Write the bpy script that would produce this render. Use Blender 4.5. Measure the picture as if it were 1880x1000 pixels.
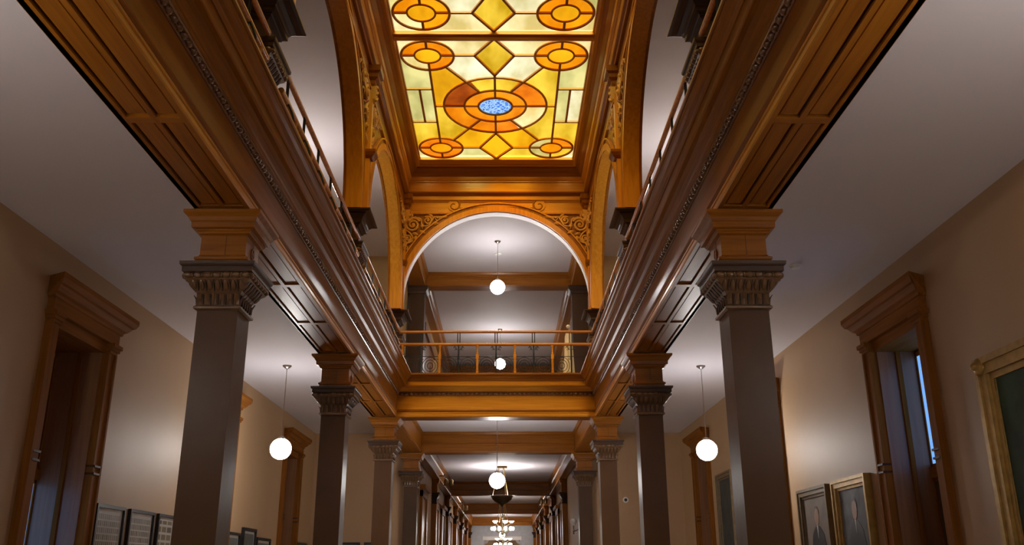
import bpy, math, random
from mathutils import Vector, Matrix
random.seed(7)
PI = math.pi
for o in list(bpy.data.objects): bpy.data.objects.remove(o)
SC = bpy.context.scene
COL = SC.collection

# ---------------------------------------------------------------- camera
def make_camera():
    f, p, yw, r = 1637.57, 0.3236, 0.0087, -0.0032
    cp, sp, cy, sy = math.cos(p), math.sin(p), math.cos(yw), math.sin(yw)
    fw = Vector((sy*cp, cy*cp, sp)); rt = Vector((cy, -sy, 0)); up = rt.cross(fw)
    c, s = math.cos(r), math.sin(r)
    rt, up = c*rt + s*up, -s*rt + c*up
    cam = bpy.data.cameras.new('camera'); cam.sensor_width = 36; cam.sensor_fit = 'HORIZONTAL'
    cam.lens = f/1880*36; cam.clip_end = 300; cam.clip_start = 0.05
    o = bpy.data.objects.new('camera', cam); COL.objects.link(o)
    m = Matrix.Identity(4)
    for i in range(3): m[i][0], m[i][1], m[i][2] = rt[i], up[i], -fw[i]
    m.translation = Vector((0.258, 0, 1.6)); o.matrix_world = m
    SC.camera = o
make_camera()

# ---------------------------------------------------------------- world, light levels, exposure
W = bpy.data.worlds.new('world'); SC.world = W; W.use_nodes = True
W.node_tree.nodes['Background'].inputs[0].default_value = (0.85, 0.92, 1.0, 1)
W.node_tree.nodes['Background'].inputs[1].default_value = 0.6
SC.view_settings.view_transform = 'Standard'; SC.view_settings.look = 'None'
SC.view_settings.gamma = 1; SC.view_settings.use_curve_mapping = False
SC.view_settings.exposure = 0.0
GLOBE = 74.0       # radiance of the opal globes
GLASS = 1.2        # daylight behind the stained glass
PANE = 1.15         # daylight behind the side windows

sun = bpy.data.lights.new('sun', 'SUN'); sun.energy = 38.0; sun.angle = math.radians(50); sun.color = (1.0, 0.93, 0.82)
so = bpy.data.objects.new('sun', sun); COL.objects.link(so)
so.rotation_euler = Vector((0.05, 0.68, -0.73)).to_track_quat('-Z', 'Y').to_euler()   # daylight falling through the skylight glass

# ---------------------------------------------------------------- measures (metres)
X = 3.275                                  # column axis, left and right
YC = [10.83, 18.63, 26.6]                  # column rows
Y4 = 34.93                                 # end of the hall, start of the corridor
Y0 = -9.0                                  # wall behind the camera
ZS = 5.93                                  # beam soffit
ZA = 6.72                                  # aisle ceiling
ZF = 7.12                                  # upper floor
ZU = 13.2                                  # upper ceiling
XW = 7.08                                  # side walls

# ---------------------------------------------------------------- materials
def nodes(name):
    m = bpy.data.materials.new(name); m.use_nodes = True
    return m, m.node_tree, m.node_tree.nodes['Principled BSDF']
def setp(b, **k):
    for n, v in k.items():
        n = n.replace('_', ' ')
        if n in b.inputs: b.inputs[n].default_value = v
def wood(name, c1, c2, axis, rough=0.34, coat=0.2, scale=1.0, bump=0.015, spec=0.32):
    m, t, b = nodes(name)
    tc = t.nodes.new('ShaderNodeTexCoord'); mp = t.nodes.new('ShaderNodeMapping')
    s = [9*scale]*3; s['xyz'.index(axis)] = 0.45*scale
    mp.inputs['Scale'].default_value = s
    geo = t.nodes.new('ShaderNodeNewGeometry')
    t.links.new(geo.outputs['Position'], mp.inputs['Vector'])
    n1 = t.nodes.new('ShaderNodeTexNoise'); n1.inputs['Scale'].default_value = 1.6; n1.inputs['Detail'].default_value = 6
    n1.inputs['Distortion'].default_value = 0.6
    t.links.new(mp.outputs[0], n1.inputs['Vector'])
    r = t.nodes.new('ShaderNodeValToRGB'); r.color_ramp.elements[0].position = 0.3; r.color_ramp.elements[1].position = 0.72
    r.color_ramp.elements[0].color = (*c1, 1); r.color_ramp.elements[1].color = (*c2, 1)
    t.links.new(n1.outputs['Fac'], r.inputs[0]); t.links.new(r.outputs[0], b.inputs['Base Color'])
    bp = t.nodes.new('ShaderNodeBump'); bp.inputs['Strength'].default_value = bump; bp.inputs['Distance'].default_value = 0.02
    n2 = t.nodes.new('ShaderNodeTexNoise'); n2.inputs['Scale'].default_value = 3.0
    t.links.new(geo.outputs['Position'], n2.inputs['Vector'])
    t.links.new(n2.outputs['Fac'], bp.inputs['Height']); t.links.new(bp.outputs[0], b.inputs['Normal'])
    setp(b, Roughness=rough, Coat_Weight=coat, Coat_Roughness=0.18, Specular_IOR_Level=spec)
    return m
def paint(name, c, rough=0.5, var=0.06, nscale=0.7, bump=0.0, bscale=3, metal=0.0, coat=0.0, spec=0.5):
    m, t, b = nodes(name)
    geo = t.nodes.new('ShaderNodeNewGeometry')
    n = t.nodes.new('ShaderNodeTexNoise'); n.inputs['Scale'].default_value = nscale; n.inputs['Detail'].default_value = 4
    t.links.new(geo.outputs['Position'], n.inputs['Vector'])
    r = t.nodes.new('ShaderNodeValToRGB'); r.color_ramp.elements[0].position = 0.3; r.color_ramp.elements[1].position = 0.7
    r.color_ramp.elements[0].color = (*[x*(1-var) for x in c], 1); r.color_ramp.elements[1].color = (*[min(1, x*(1+var)) for x in c], 1)
    t.links.new(n.outputs['Fac'], r.inputs[0]); t.links.new(r.outputs[0], b.inputs['Base Color'])
    if bump:
        n2 = t.nodes.new('ShaderNodeTexNoise'); n2.inputs['Scale'].default_value = bscale
        t.links.new(geo.outputs['Position'], n2.inputs['Vector'])
        bp = t.nodes.new('ShaderNodeBump'); bp.inputs['Strength'].default_value = bump; bp.inputs['Distance'].default_value = 0.05
        t.links.new(n2.outputs['Fac'], bp.inputs['Height']); t.links.new(bp.outputs[0], b.inputs['Normal'])
    setp(b, Roughness=rough, Metallic=metal, Coat_Weight=coat, Coat_Roughness=0.2, Specular_IOR_Level=spec)
    return m
def emit(name, c, s, var=0.0, nscale=1.5, stretch=(1, 1, 1), rough=0.2, c2=None):
    m, t, b = nodes(name)
    setp(b, Base_Color=(c[0]*.3, c[1]*.3, c[2]*.3, 1), Roughness=rough, Emission_Strength=s, Emission_Color=(*c, 1))
    if var or c2:
        geo = t.nodes.new('ShaderNodeNewGeometry'); mp = t.nodes.new('ShaderNodeMapping'); mp.inputs['Scale'].default_value = stretch
        t.links.new(geo.outputs['Position'], mp.inputs[0])
        n = t.nodes.new('ShaderNodeTexNoise'); n.inputs['Scale'].default_value = nscale; n.inputs['Detail'].default_value = 3
        t.links.new(mp.outputs[0], n.inputs['Vector'])
        r = t.nodes.new('ShaderNodeValToRGB'); r.color_ramp.elements[0].position = 0.35; r.color_ramp.elements[1].position = 0.66
        r.color_ramp.elements[0].color = (*[x*(1-var) for x in c], 1)
        r.color_ramp.elements[1].color = (*(c2 or c), 1)
        t.links.new(n.outputs['Fac'], r.inputs[0]); t.links.new(r.outputs[0], b.inputs['Emission Color'])
    return m

M = {}
for ax in 'xyz':  # one oak in two tones: golden where light falls, brown where shaded
    M['oak_'+ax] = wood('golden_lit_oak_'+ax, (0.50, 0.195, 0.013), (0.66, 0.30, 0.026), ax)
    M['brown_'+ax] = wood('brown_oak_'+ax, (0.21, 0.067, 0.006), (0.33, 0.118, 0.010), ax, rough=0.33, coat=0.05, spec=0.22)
for ax in 'yz':
    M['case_'+ax] = wood('casing_wood_'+ax, (0.19, 0.068, 0.012), (0.28, 0.105, 0.02), ax, rough=0.6, coat=0.0, spec=0.03)
M['groove'] = paint('dark_wood_groove', (0.06, 0.022, 0.008), 0.5, spec=0.15)
M['bead'] = paint('dark_bead_wood', (0.16, 0.065, 0.022), 0.25, coat=0.5)
M['carve'] = paint('carved_oak', (0.60, 0.32, 0.07), 0.4, 0.15, 6)
M['shaft'] = paint('brown_gloss_column_paint', (0.086, 0.046, 0.024), 0.34, 0.1, 1.2, bump=0.14, bscale=2.2, spec=0.1)
M['capital'] = paint('bronzed_capital', (0.13, 0.066, 0.026), 0.35, 0.25, 9, coat=0.2)
M['abacus'] = paint('dark_abacus_paint', (0.062, 0.034, 0.022), 0.4, 0.05, spec=0.2)
M['wall'] = paint('tan_wall_paint', (0.46, 0.295, 0.155), 0.54, 0.04, 0.5, bump=0.04, bscale=1.3)
M['ochre'] = paint('ochre_wall_paint', (0.44, 0.27, 0.10), 0.45, 0.04)
M['ceil'] = paint('white_ceiling_plaster', (0.69, 0.665, 0.71), 0.7, 0.02, 0.4)
M['white'] = paint('white_intrados_paint', (0.82, 0.79, 0.74), 0.4, 0.02)
M['floor'] = paint('floor_stone', (0.36, 0.29, 0.22), 0.3, 0.12, 1.5)
M['iron'] = paint('black_wrought_iron', (0.03, 0.04, 0.05), 0.35, 0.1, metal=0.5)
M['rail'] = wood('rail_oak', (0.42, 0.15, 0.03), (0.58, 0.24, 0.05), 'x', rough=0.25, coat=0.6)
M['brass'] = paint('aged_brass', (0.42, 0.30, 0.14), 0.3, 0.1, metal=1.0)
M['steel'] = paint('brushed_steel', (0.55, 0.54, 0.52), 0.3, 0.05, metal=1.0)
M['bronze'] = paint('dark_bronze', (0.10, 0.075, 0.04), 0.4, 0.1, metal=0.6)
M['globe'] = emit('opal_globe', (1.0, 0.95, 0.91), GLOBE)
M['bulb'] = emit('chandelier_bulb', (1.0, 0.93, 0.85), 30)
M['uplight'] = emit('bowl_light', (1.0, 0.92, 0.88), 95)
M['plastic'] = paint('white_plastic', (0.75, 0.75, 0.72), 0.4, 0.02)
M['black'] = paint('black_paint', (0.012, 0.012, 0.014), 0.35, 0.05)
M['gilt'] = paint('gilt_frame', (0.42, 0.26, 0.07), 0.4, 0.2, 7, metal=0.4)
M['oldgilt'] = paint('dull_gilt_frame', (0.17, 0.12, 0.06), 0.45, 0.15, 7, metal=0.2)
M['mat'] = paint('pale_picture_mat', (0.55, 0.54, 0.50), 0.6, 0.05)
M['stone'] = paint('grey_stone', (0.50, 0.52, 0.55), 0.6, 0.08, 3)
M['rose'] = paint('pale_pink_plaster', (0.80, 0.66, 0.66), 0.6, 0.03)
M['blind'] = paint('brown_blind', (0.09, 0.045, 0.02), 0.6, 0.1)
M['reveal'] = wood('pale_brown_reveal', (0.26, 0.12, 0.055), (0.34, 0.16, 0.075), 'z', rough=0.3)
M['pane'] = emit('blue_daylight_pane', (0.17, 0.40, 0.92), PANE)
G = GLASS
def see_through(m, tint, f=0.42):
    t = m.node_tree; b = t.nodes['Principled BSDF']; out = t.nodes['Material Output']
    tr = t.nodes.new('ShaderNodeBsdfTransparent'); tr.inputs[0].default_value = (*tint, 1)
    mx = t.nodes.new('ShaderNodeMixShader'); mx.inputs[0].default_value = f
    t.links.new(b.outputs[0], mx.inputs[1]); t.links.new(tr.outputs[0], mx.inputs[2]); t.links.new(mx.outputs[0], out.inputs[0])
GL = {
 'amber': emit('amber_glass', (0.78, 0.29, 0.003), G, 0.28, 1.4, (1, .5, 1), c2=(0.95, 0.47, 0.008)),
 'gold': emit('gold_glass', (0.76, 0.41, 0.004), G, 0.3, 1.2, (1, .4, 1), c2=(0.96, 0.60, 0.015)),
 'yellow': emit('yellow_glass', (0.70, 0.47, 0.008), G, 0.3, 1.3, (1, .4, 1), c2=(0.98, 0.76, 0.09)),
 'pale': emit('pale_glass', (0.78, 0.66, 0.26), G, 0.25, 1.6, (1, .5, 1), c2=(0.98, 0.92, 0.58)),
 'white': emit('milky_glass', (0.72, 0.66, 0.32), G, 0.2, 1.6, (1, .5, 1), c2=(1.0, 0.97, 0.74)),
 'green': emit('greenish_glass', (0.50, 0.46, 0.17), G, 0.2, 1.3, (1, .5, 1), c2=(0.85, 0.76, 0.34)),
 'red': emit('red_brown_glass', (0.36, 0.075, 0.004), G, 0.3, 2, c2=(0.52, 0.13, 0.006)),
 'orange': emit('orange_glass', (0.72, 0.23, 0.006), G, 0.25, 1.6, c2=(0.88, 0.36, 0.012)),
}
def blue_glass():
    m, t, b = nodes('blue_patterned_glass')
    geo = t.nodes.new('ShaderNodeNewGeometry')
    v = t.nodes.new('ShaderNodeTexVoronoi'); v.inputs['Scale'].default_value = 11; v.feature = 'DISTANCE_TO_EDGE'
    t.links.new(geo.outputs['Position'], v.inputs['Vector'])
    r = t.nodes.new('ShaderNodeValToRGB'); r.color_ramp.elements[0].position = 0.03; r.color_ramp.elements[1].position = 0.22
    r.color_ramp.elements[0].color = (0.62, 0.85, 1.0, 1); r.color_ramp.elements[1].color = (0.02, 0.17, 0.62, 1)
    t.links.new(v.outputs['Distance'], r.inputs[0]); t.links.new(r.outputs[0], b.inputs['Emission Color'])
    setp(b, Base_Color=(.05, .1, .3, 1), Emission_Strength=G, Roughness=.2)
    return m
GL['blue'] = blue_glass()
for k_, tint in dict(amber=(1, .50, .06), gold=(1, .62, .10), yellow=(1, .76, .2), pale=(1, .86, .5), white=(1, .95, .75), green=(.85, .85, .5), red=(.6, .16, .03), orange=(1, .40, .05), blue=(.2, .45, 1)).items():
    see_through(GL[k_], tint)
M['came'] = wood('came_wood', (0.40, 0.15, 0.02), (0.50, 0.20, 0.03), 'x', rough=0.3)

# ---------------------------------------------------------------- mesh helpers
class MB:
    def __init__(s): s.v = []; s.f = []
    def add(s, vs, fs):
        n = len(s.v); s.v += [tuple(q) for q in vs]; s.f += [tuple(i+n for i in q) for q in fs]; return s
    def box(s, x0, x1, y0, y1, z0, z1):
        x0, x1 = min(x0, x1), max(x0, x1); y0, y1 = min(y0, y1), max(y0, y1)
        return s.add([(x0,y0,z0),(x1,y0,z0),(x1,y1,z0),(x0,y1,z0),(x0,y0,z1),(x1,y0,z1),(x1,y1,z1),(x0,y1,z1)],
                     [(0,3,2,1),(4,5,6,7),(0,1,5,4),(1,2,6,5),(2,3,7,6),(3,0,4,7)])
    def sq(s, prof, cx=0, cy=0):
        """stack of square rings, prof = [(half, z)...] from below up, capped"""
        vs = []; fs = []
        for h, z in prof: vs += [(cx-h,cy-h,z),(cx+h,cy-h,z),(cx+h,cy+h,z),(cx-h,cy+h,z)]
        for i in range(len(prof)-1):
            for k in range(4):
                a, b = i*4+k, i*4+(k+1) % 4
                fs.append((a, b, b+4, a+4))
        n = (len(prof)-1)*4
        fs += [(3,2,1,0), (n,n+1,n+2,n+3)]
        return s.add(vs, fs)
    def lathe(s, prof, c=(0,0,0), n=16, axis='z'):
        vs = []; fs = []
        for r, h in prof:
            for k in range(n):
                a = 2*PI*k/n; p = (r*math.cos(a), r*math.sin(a), h)
                if axis == 'y': p = (p[0], p[2], p[1])
                if axis == 'x': p = (p[2], p[0], p[1])
                vs.append((p[0]+c[0], p[1]+c[1], p[2]+c[2]))
        for i in range(len(prof)-1):
            for k in range(n):
                a, b = i*n+k, i*n+(k+1) % n
                fs.append((a, b, b+n, a+n))
        m = (len(prof)-1)*n
        fs += [tuple(range(n-1, -1, -1)), tuple(range(m, m+n))]
        return s.add(vs, fs)
    def ball(s, r, c=(0,0,0), n=12, m=8, sc=(1,1,1)):
        prof = [(max(1e-4, r*math.sin(PI*i/m)), -r*math.cos(PI*i/m)) for i in range(m+1)]
        t = MB().lathe(prof, n=n)
        return s.add([(v[0]*sc[0]+c[0], v[1]*sc[1]+c[1], v[2]*sc[2]+c[2]) for v in t.v], t.f)
    def tube(s, pts, r, n=6, closed=False, taper=None):
        P = [Vector(p) for p in pts]; N = len(P); vs = []; fs = []; prev = None
        for i in range(N):
            if closed: d = P[(i+1) % N]-P[i-1]
            else: d = P[min(i+1, N-1)]-P[max(i-1, 0)]
            d.normalize()
            if prev is None:
                up = Vector((0,0,1)) if abs(d.z) < .9 else Vector((1,0,0))
            else: up = prev
            a = d.cross(up)
            if a.length < 1e-5: a = d.cross(Vector((1,0,0)))
            a.normalize(); b = a.cross(d); prev = b
            rr = r*(taper[i] if taper else 1)
            for k in range(n):
                t = 2*PI*k/n + PI/n; vs.append(P[i] + rr*(math.cos(t)*a + math.sin(t)*b))
        for i in range(N if closed else N-1):
            j = (i+1) % N
            for k in range(n):
                fs.append((i*n+k, i*n+(k+1) % n, j*n+(k+1) % n, j*n+k))
        if not closed: fs += [tuple(range(n-1,-1,-1)), tuple(range((N-1)*n, N*n))]
        return s.add(vs, fs)
    def prism(s, poly, fa, fb):
        """polygon [(a,b)] placed by fa and fb (functions to 3D) at both ends"""
        n = len(poly); vs = [fa(*p) for p in poly] + [fb(*p) for p in poly]
        fs = [tuple(range(n-1,-1,-1)), tuple(range(n, 2*n))] + [(k, (k+1) % n, (k+1) % n+n, k+n) for k in range(n)]
        return s.add(vs, fs)
    def mesh(s, name, off=(0,0,0), smooth=False):
        me = bpy.data.meshes.new(name)
        me.from_pydata([(v[0]-off[0], v[1]-off[1], v[2]-off[2]) for v in s.v], [], s.f)
        import bmesh
        bm = bmesh.new(); bm.from_mesh(me); bmesh.ops.recalc_face_normals(bm, faces=bm.faces); bm.to_mesh(me); bm.free()
        if smooth:
            me.shade_smooth() if hasattr(me, 'shade_smooth') else None
            me.set_sharp_from_angle(angle=math.radians(40))
        return me

def tag(o, label=None, cat=None, group=None, kind=None):
    if label: o['label'] = label
    if cat: o['category'] = cat
    if group: o['group'] = group
    if kind: o['kind'] = kind
    return o
def link(name, me, mat, parent=None, loc=(0,0,0), rot=(0,0,0), scale=(1,1,1)):
    o = bpy.data.objects.new(name, me); COL.objects.link(o)
    if me and mat and not me.materials: me.materials.append(mat)
    o.location = loc; o.rotation_euler = rot; o.scale = scale
    if parent: o.parent = parent
    return o
def thing(name, label, cat, loc=(0,0,0), group=None, kind=None):
    o = bpy.data.objects.new(name, None); COL.objects.link(o); o.location = loc; o.empty_display_size = .2
    o['base'] = list(loc)
    del o['base']
    return tag(o, label, cat, group, kind)
def wpos(o):
    p = Vector(o.location)
    while o.parent: o = o.parent; p += Vector(o.location)
    return p
def part(name, mb, mat, root, smooth=False, label=None, kind=None):
    """mesh given in world coordinates, parented under root (no rotation)"""
    o = link(name, mb.mesh(name, wpos(root), smooth), mat, root)
    return tag(o, label, None, None, kind)
def solo(name, mb, mat, label, cat, kind=None, group=None, smooth=False, loc=None):
    b = loc or tuple(sum(v[i] for v in mb.v)/len(mb.v) if i < 2 else min(v[2] for v in mb.v) for i in range(3))
    o = link(name, mb.mesh(name, b, smooth), mat, None, b)
    return tag(o, label, cat, group, kind)
def copy_tree(o, parent=None):
    c = o.copy(); COL.objects.link(c); c.parent = parent
    for ch in list(o.children): copy_tree(ch, c)
    return c
def B(*a): return MB().box(*a)

# ---------------------------------------------------------------- setting: floor, walls, ceilings
solo('floor', B(-XW-1.1, XW+1.1, Y0, 93, -.2, 0), M['floor'], 'polished stone floor of the hall and corridor', 'floor', 'structure')
WY = [(15.05, 1), (23.15, 2), (31.2, 3)]      # window recesses in both side walls
WH = 0.99                                    # half width of a recess
def side_wall(s, name, label):
    w = thing(name, label, 'wall', (s*XW, 12, 0), kind='structure')
    y = Y0; t0, t1 = s*XW, s*(XW+1.1)
    for yc, _ in WY:
        part('wall_panel', B(t0, t1, y, yc-WH, 0, ZA+.3), M['wall'], w)
        part('wall_panel', B(t0, t1, yc-WH, yc+WH, 5.5, ZA+.3), M['wall'], w)
        part('wall_panel', B(t0, t1, yc-WH, yc+WH, 0, .9), M['wall'], w)
        y = yc+WH
    part('wall_panel', B(t0, t1, y, Y4+.4, 0, ZA+.3), M['wall'], w)
    part('wall_panel', B(t0, t1, Y0, Y4+.4, ZA+.3, 14.0), M['ochre'], w, label='upper gallery wall')
    return w
side_wall(-1, 'wall_left', 'tan painted wall on the left with tall window recesses')
side_wall(1, 'wall_right', 'tan painted wall on the right with tall window recesses')
solo('wall_back', B(-XW-.7, XW+.7, Y0-.3, Y0, 0, 14.0), M['wall'], 'tan wall closing the hall behind the viewer', 'wall', 'structure')
for s, sd in ((-1, 'left'), (1, 'right')):
    solo('wall_far', B(s*3.45, s*XW, Y4-.02, Y4+.35, 0, ZA+.05), M['wall'], 'tan end wall of the %s aisle' % sd, 'wall', 'structure')
    solo('wall_return', B(s*3.68, s*3.8, 32.9, 35.4, ZF, ZU+.05), M['ochre'], 'ochre return wall beside the %s tall column of the upper hall' % sd, 'wall', 'structure')
    solo('wall_far', B(s*3.68, s*XW, 32.6, 32.9, ZF, ZU+.05), M['ochre'], 'ochre end wall of the %s upper gallery' % sd, 'wall', 'structure')
    solo('ceiling', B(s*(X+.3), s*XW, Y0, Y4, ZA, ZA+.1), M['ceil'], 'pale ceiling over the %s aisle' % sd, 'ceiling', 'structure')
    solo('floor', B(s*(X-.3), s*XW, Y0, Y4, ZA+.12, ZF), M['floor'], 'upper gallery floor on the %s' % sd, 'floor', 'structure')
    solo('ceiling', B(s*3.24, s*XW, Y0, Y4, ZU, ZU+.1), M['ceil'], 'pale ceiling of the %s upper gallery' % sd, 'ceiling', 'structure')
solo('ceiling', B(-3.1, 3.1, 26.9, 53, ZU, ZU+.1), M['ceil'], 'pale ceiling of the upper hall behind the great arch', 'ceiling', 'structure')
solo('ceiling', B(-3.7, 3.7, 26.7, 93, ZA, ZA+.1), M['ceil'], 'pale beamed ceiling of the ground floor corridor', 'ceiling', 'structure')
solo('floor', B(-3.6, 3.6, 26.7, 53, ZA+.12, ZF), M['floor'], 'upper hall floor behind the iron balustrade', 'floor', 'structure')
solo('ceiling', B(-3.3, 3.3, Y0, 3.0, 13.90, 13.98), M['ceil'], 'pale ceiling behind the viewer', 'ceiling', 'structure')
solo('sun_block', B(-XW-1.2, -2.46, Y0, 54, 14.0, 14.1), M['ceil'], 'unseen slab over the left gallery, added to keep the sun out', 'sun_block', 'structure')  # unseen slabs added so no sun leaks in beside the glass
solo('sun_block', B(2.46, XW+1.2, Y0, 54, 14.0, 14.1), M['ceil'], 'unseen slab over the right gallery, added to keep the sun out', 'sun_block', 'structure')
solo('sun_block', B(-2.46, 2.46, 25.6, 54, 14.0, 14.1), M['ceil'], 'unseen slab beyond the skylight, added to keep the sun out', 'sun_block', 'structure')
solo('sun_block', B(-2.46, 2.46, Y0, 3.9, 14.0, 14.1), M['ceil'], 'unseen slab behind the viewer, added to keep the sun out', 'sun_block', 'structure')

# ---------------------------------------------------------------- window recesses
def window(s, yc, n, label, upper_lit, lower_lit):
    w = thing('window_%d' % n, label, 'window', (s*XW, yc, .9), kind='structure')
    t = lambda d: s*(XW-d*(1.16 if s < 0 and d < -.5 else 1))                       # d = distance in front of the wall
    for sg in (-1, 1):
        ya, yb = yc+sg*(WH-.02), yc+sg*(WH+.22)
        c = part('casing', B(t(.10), t(-.05), ya, yb, .9, 5.42), M['case_z'], w)
        part('casing_bead', B(t(.13), t(0), yc+sg*(WH+.20), yc+sg*(WH+.26), .9, 5.42), M['case_z'], c)
        for z0, z1, d in ((5.42, 5.47, .13), (5.47, 5.53, .16), (5.53, 5.60, .19)):
            part('casing_capital', B(t(d), t(-.05), ya-.03*sg, yb+sg*(d-.10), z0, z1), M['case_y'], c)
        for z0, d in ((3.24, .13), (3.37, .13)):
            part('band_moulding', B(t(d), t(-.05), ya-.01*sg, yb+.015*sg, z0, z0+.035), M['groove'], c)
        part('reveal', B(t(-.03), t(-.80), yc+sg*(WH-.05), yc+sg*(WH+.0), .9, 5.5), M['reveal'], w)
        part('reveal_stile', B(t(-.36), t(-.44), yc+sg*(WH-.09), yc+sg*(WH-.05), .9, 5.5), M['case_z'], w)
    f = part('frieze', B(t(.12), t(-.05), yc-WH-.28, yc+WH+.28, 5.60, 5.82), M['case_y'], w)
    hw = WH+.30
    prof = [(-.05, 5.82), (.14, 5.82), (.15, 5.87), (.20, 5.90), (.26, 5.98), (.30, 6.00), (.34, 6.08), (.34, 6.16), (-.05, 6.16)]
    part('cornice', MB().prism(prof, lambda d, z: (t(d), yc-hw-max(0, d-.1), z), lambda d, z: (t(d), yc+hw+max(0, d-.1), z)), M['case_y'], w)
    part('head', B(t(.02), t(-.80), yc-WH, yc+WH, 5.42, 5.60), M['case_y'], w)
    part('sill', B(t(.14), t(-.80), yc-WH-.3, yc+WH+.3, .84, .90), M['case_y'], w)
    for z0, z1, lit in ((3.30, 5.40, upper_lit), (.95, 3.16, lower_lit)):
        sash = part('sash', B(t(-.72), t(-.78), yc-WH, yc-WH+.09, z0, z1).box(t(-.72), t(-.78), yc+WH-.09, yc+WH, z0, z1)
             .box(t(-.72), t(-.78), yc-WH, yc+WH, z1-.08, z1).box(t(-.72), t(-.78), yc-WH, yc+WH, z0, z0+.08), M['case_z'], w)
        part('pane' if lit else 'blind', B(t(-.74), t(-.76), yc-WH+.09, yc+WH-.09, z0+.08, z1-.08), M['pane'] if lit else M['blind'], sash)
    part('meeting_rail', B(t(-.68), t(-.80), yc-WH, yc+WH, 3.14, 3.32), M['case_y'], w)
    part('back_board', B(t(-.86), t(-.9), yc-WH, yc+WH, .9, 5.5), M['blind'], w)
window(-1, 15.05, 1, 'tall wooden window recess nearest on the left wall, deep and dark inside', False, True)
window(-1, 23.15, 2, 'wooden window recess on the left wall mostly hidden by the nearest left column', False, True)
window(-1, 31.2, 3, 'wooden window recess on the left wall behind the hanging globe', False, False)
window(1, 15.05, 4, 'tall wooden window recess nearest on the right wall with blue daylight in its upper pane', True, False)
window(1, 23.15, 5, 'wooden window recess on the right wall mostly hidden by the nearest right column', True, False)
window(1, 31.2, 6, 'wooden window recess on the right wall behind the hanging globe', False, False)

# ---------------------------------------------------------------- ground floor columns
def make_column(name, label, loc, detail=True, upper=False):
    c = thing(name, label, 'column', loc)
    me = lambda mb, nm, sm=False: mb.mesh(nm, (0,0,0), sm)
    if not upper:
        link('shaft', me(MB().sq([(.252, .45), (.25, 4.67)]), 'shaft'), M['shaft'], c)
        link('plinth', me(MB().sq([(.40, 0), (.40, .22), (.36, .24), (.36, .30), (.30, .36), (.28, .45)]), 'plinth'), M['abacus'], c)
    cap = link('capital', me(MB().sq([(.26, 4.66), (.29, 4.675), (.29, 4.70), (.262, 4.725), (.262, 4.86), (.29, 4.90), (.335, 4.97), (.40, 5.03), (.40, 5.10)]), 'capital'), M['capital'], c)
    link('abacus', me(MB().sq([(.41, 5.10), (.43, 5.112), (.432, 5.175), (.45, 5.185), (.458, 5.20), (.462, 5.235)]), 'abacus'), M['abacus'], c)
    if detail:
        n = 7
        beadm = me(MB().ball(1, sc=(.058, .04, .04), n=8, m=6), 'bead', True)
        ringm = me(MB().lathe([(.030, -.012), (.036, 0), (.030, .012)], n=8, axis='x'), 'ring')
        flutem = me(MB().ball(1, sc=(.036, .03, .085), n=8, m=6), 'flute', True)
        dartm = me(MB().box(-.007, .007, -.02, .02, -.075, .075), 'dart')
        lp = [(-.028, 0, -.07), (.028, 0, -.07), (-.034, -.012, 0), (.034, -.012, 0), (-.026, -.05, .06), (.026, -.05, .06), (0, -.055, .045), (0, -.028, 0), (0, -.02, -.07), (0, -.06, .065)]
        leafm = me(MB().add(lp, [(0,8,7,2),(8,1,3,7),(2,7,9,4),(7,3,5,9),(4,9,6),(9,5,6)]), 'leaf')
        stemm = me(MB().box(-.005, .005, -.022, .01, -.075, .06), 'stem')
        for k in range(4):
            a = k*PI/2; ca, sa = math.cos(a), math.sin(a)
            R = lambda x, y, z: (x*ca-y*sa, x*sa+y*ca, z)
            for i in range(n):
                x = (i-(n-1)/2)*.118
                link('bead', beadm, M['capital'], cap, R(x, -.405, 5.068), (0, 0, a))
                if i < n-1: link('ring', ringm, M['capital'], cap, R(x+.059, -.405, 5.068), (0, 0, a))
            for i in range(7):
                x = (i-3)*.098
                link('flute', flutem, M['capital'], cap, R(x, -.325, 4.965), (math.radians(-38) if False else math.radians(40), 0, a))
                if i < 6: link('dart', dartm, M['abacus'], cap, R(x+.049, -.33, 4.965), (math.radians(40), 0, a))
            for i in range(6):
                x = (i-2.5)*.092
                link('leaf', leafm, M['capital'], cap, R(x, -.262, 4.80), (0, 0, a))
                if i < 5: link('stem', stemm, M['abacus'], cap, R(x+.046, -.262, 4.80), (0, 0, a))
    wd = M['brown_z'] if upper else M['impost']
    imp = link('impost_block', me(MB().sq([(.315, 5.235), (.315, 5.29), (.335, 5.30), (.335, 5.33), (.30, 5.35), (.285, 5.37), (.285, 5.65)]), 'impost_block'), wd, c)
    link('impost_cornice', me(MB().sq([(.285, 5.63), (.325, 5.645), (.325, 5.665), (.345, 5.68), (.345, 5.695), (.39, 5.705), (.395, 5.775), (.41, 5.79), (.43, 5.83), (.47, 5.865), (.48, 5.875), (.48, 5.915)]), 'impost_cornice'), M['brown_x'] if upper else M['impost'], c)
    if detail and not upper:
        gm = me(MB().box(-.003, .003, -.004, .004, -.14, .14), 'seam')
        rm = me(MB().tube([(.055*math.cos(t), 0, .07*math.sin(t)) for t in [i*PI/8 for i in range(16)]], .014, 6, True).ball(.028, sc=(1,.6,1.2)), 'rosette', True)
        for k in range(4):
            a = k*PI/2
            link('seam', gm, M['groove'], imp, (math.sin(a)*.284+.03*math.cos(a), -math.cos(a)*.284+.03*math.sin(a), 5.51), (0, 0, a))
        for sg in (-1, 1):
            link('rosette', rm, M['impost'], imp, (sg*.29, 0, 5.47), (0, 0, PI/2))
    return c
M['impost'] = M['brown_x']
LBL = ['nearest', 'second nearest', 'third nearest']
proto = None
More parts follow.
